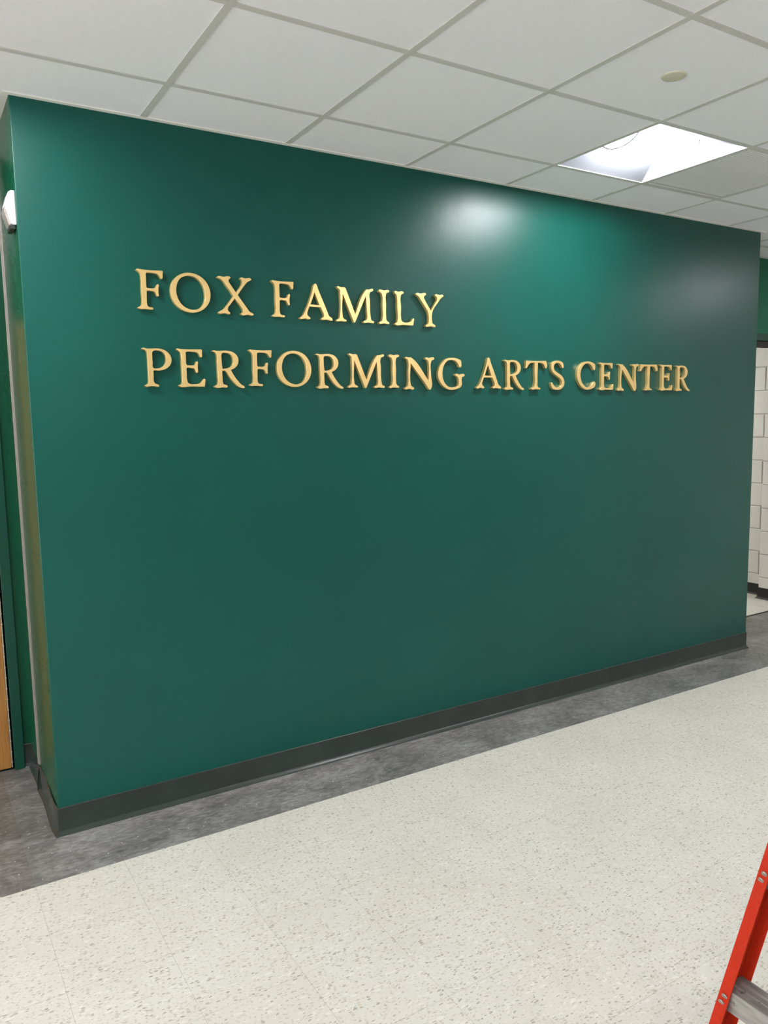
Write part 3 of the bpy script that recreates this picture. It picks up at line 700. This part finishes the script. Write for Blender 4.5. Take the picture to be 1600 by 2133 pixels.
INST = [('F', 1.1598, 2.072), ('O', 1.2922, 2.072), ('X', 1.4889, 2.072), ('F', 1.7309, 2.072), ('A', 1.8617, 2.072), ('M', 2.0439, 2.072), ('I', 2.27, 2.072), ('L', 2.356, 2.072), ('Y', 2.4775, 2.072), ('P', 1.1659, 1.775), ('E', 1.3049, 1.775), ('R', 1.4537, 1.775), ('F', 1.6165, 1.775), ('O', 1.7449, 1.775), ('R', 1.9339, 1.775), ('M', 2.0968, 1.775), ('I', 2.3199, 1.775), ('N', 2.4079, 1.775), ('G', 2.6073, 1.775), ('A', 2.8457, 1.775), ('R', 3.0283, 1.775), ('T', 3.1758, 1.775), ('S', 3.359, 1.775), ('C', 3.5561, 1.775), ('E', 3.7312, 1.775), ('N', 3.8791, 1.775), ('T', 4.07, 1.775), ('E', 4.2474, 1.775), ('R', 4.3893, 1.775)]
# ------------------------------------------------------------------ letters
DEPTH = 0.019
def spline_pts(pts):
    n = len(pts); P = [(p[0]/1000, p[1]/1000) for p in pts]; C_ = [len(p) > 2 for p in pts]; out = []
    for i in range(n):
        p1, p2 = Vector(P[i]), Vector(P[(i+1) % n])
        c1, c2 = C_[i], C_[(i+1) % n]
        d = (p2-p1).length
        if d < 1e-6: continue
        def tan(k, prev, nxt):
            a, b, c = Vector(P[prev]), Vector(P[k]), Vector(P[nxt])
            da, dc = max((b-a).length, 1e-6), max((c-b).length, 1e-6)
            v = ((b-a)/da*dc+(c-b)/dc*da)/(da+dc)      # unit-speed, chord weighted
            return v
        m1 = (p2-p1)/d if c1 else tan(i, (i-1) % n, (i+1) % n)
        m2 = (p2-p1)/d if c2 else tan((i+1) % n, i, (i+2) % n)
        k = 1 if (c1 and c2) else max(2, min(6, int(d/0.003)))
        for j in range(k):
            t = j/k; t2, t3 = t*t, t*t*t
            q = (2*t3-3*t2+1)*p1+(t3-2*t2+t)*m1*d+(-2*t3+3*t2)*p2+(t3-t2)*m2*d
            out.append(q)
    return out
LMESH = {}
def letter_mesh(ch):
    if ch in LMESH: return LMESH[ch]
    cu = bpy.data.curves.new('letter_outline', 'CURVE'); cu.dimensions = '2D'; cu.fill_mode = 'BOTH'
    BV = 0.0010
    cu.extrude = DEPTH/2-BV; cu.bevel_depth = BV; cu.bevel_resolution = 2; cu.offset = -BV
    for ring in GLYPH[ch]:
        q = spline_pts(ring); sp = cu.splines.new('POLY'); sp.points.add(len(q)-1)
        for a, b in zip(sp.points, q): a.co = (b.x, b.y, 0, 1)
        sp.use_cyclic_u = True
    tmp = bpy.data.objects.new('tmp', cu); COL.objects.link(tmp)
    bpy.context.view_layer.update()
    dg = bpy.context.evaluated_depsgraph_get()
    me = bpy.data.meshes.new_from_object(tmp.evaluated_get(dg))
    bpy.data.objects.remove(tmp); bpy.data.curves.remove(cu)
    me.transform(Matrix.Translation((0, -DEPTH/2, 0)) @ Matrix.Rotation(math.pi/2, 4, 'X'))
    me.materials.clear(); me.materials.append(M['gold'])
    bm = bmesh.new(); bm.from_mesh(me); bmesh.ops.remove_doubles(bm, verts=bm.verts, dist=1e-5); bm.to_mesh(me); bm.free()
    for p in me.polygons: p.use_smooth = False
    LMESH[ch] = me
    return me
LAB = ['F that begins the word FOX', 'O in the word FOX', 'X that ends the word FOX', 'F that begins the word FAMILY', 'A in the word FAMILY',
 'M in the word FAMILY', 'I in the word FAMILY', 'L in the word FAMILY', 'Y that ends the word FAMILY', 'P that begins the word PERFORMING',
 'E in the word PERFORMING', 'R before the F in the word PERFORMING', 'F in the word PERFORMING', 'O in the word PERFORMING', 'R before the M in the word PERFORMING',
 'M in the word PERFORMING', 'I in the word PERFORMING', 'N in the word PERFORMING', 'G that ends the word PERFORMING', 'A that begins the word ARTS',
 'R in the word ARTS', 'T in the word ARTS', 'S that ends the word ARTS', 'C that begins the word CENTER', 'E before the N in the word CENTER',
 'N in the word CENTER', 'T in the word CENTER', 'E after the T in the word CENTER', 'R that ends the word CENTER']
for (ch, x, z), lb in zip(INST, LAB):
    o = link('sign_letter', letter_mesh(ch)); o.location = (x, 0, z)
    tag(o, 'gold serif letter '+lb+' on the green wall', 'letter', 'gold letters of the wall sign')
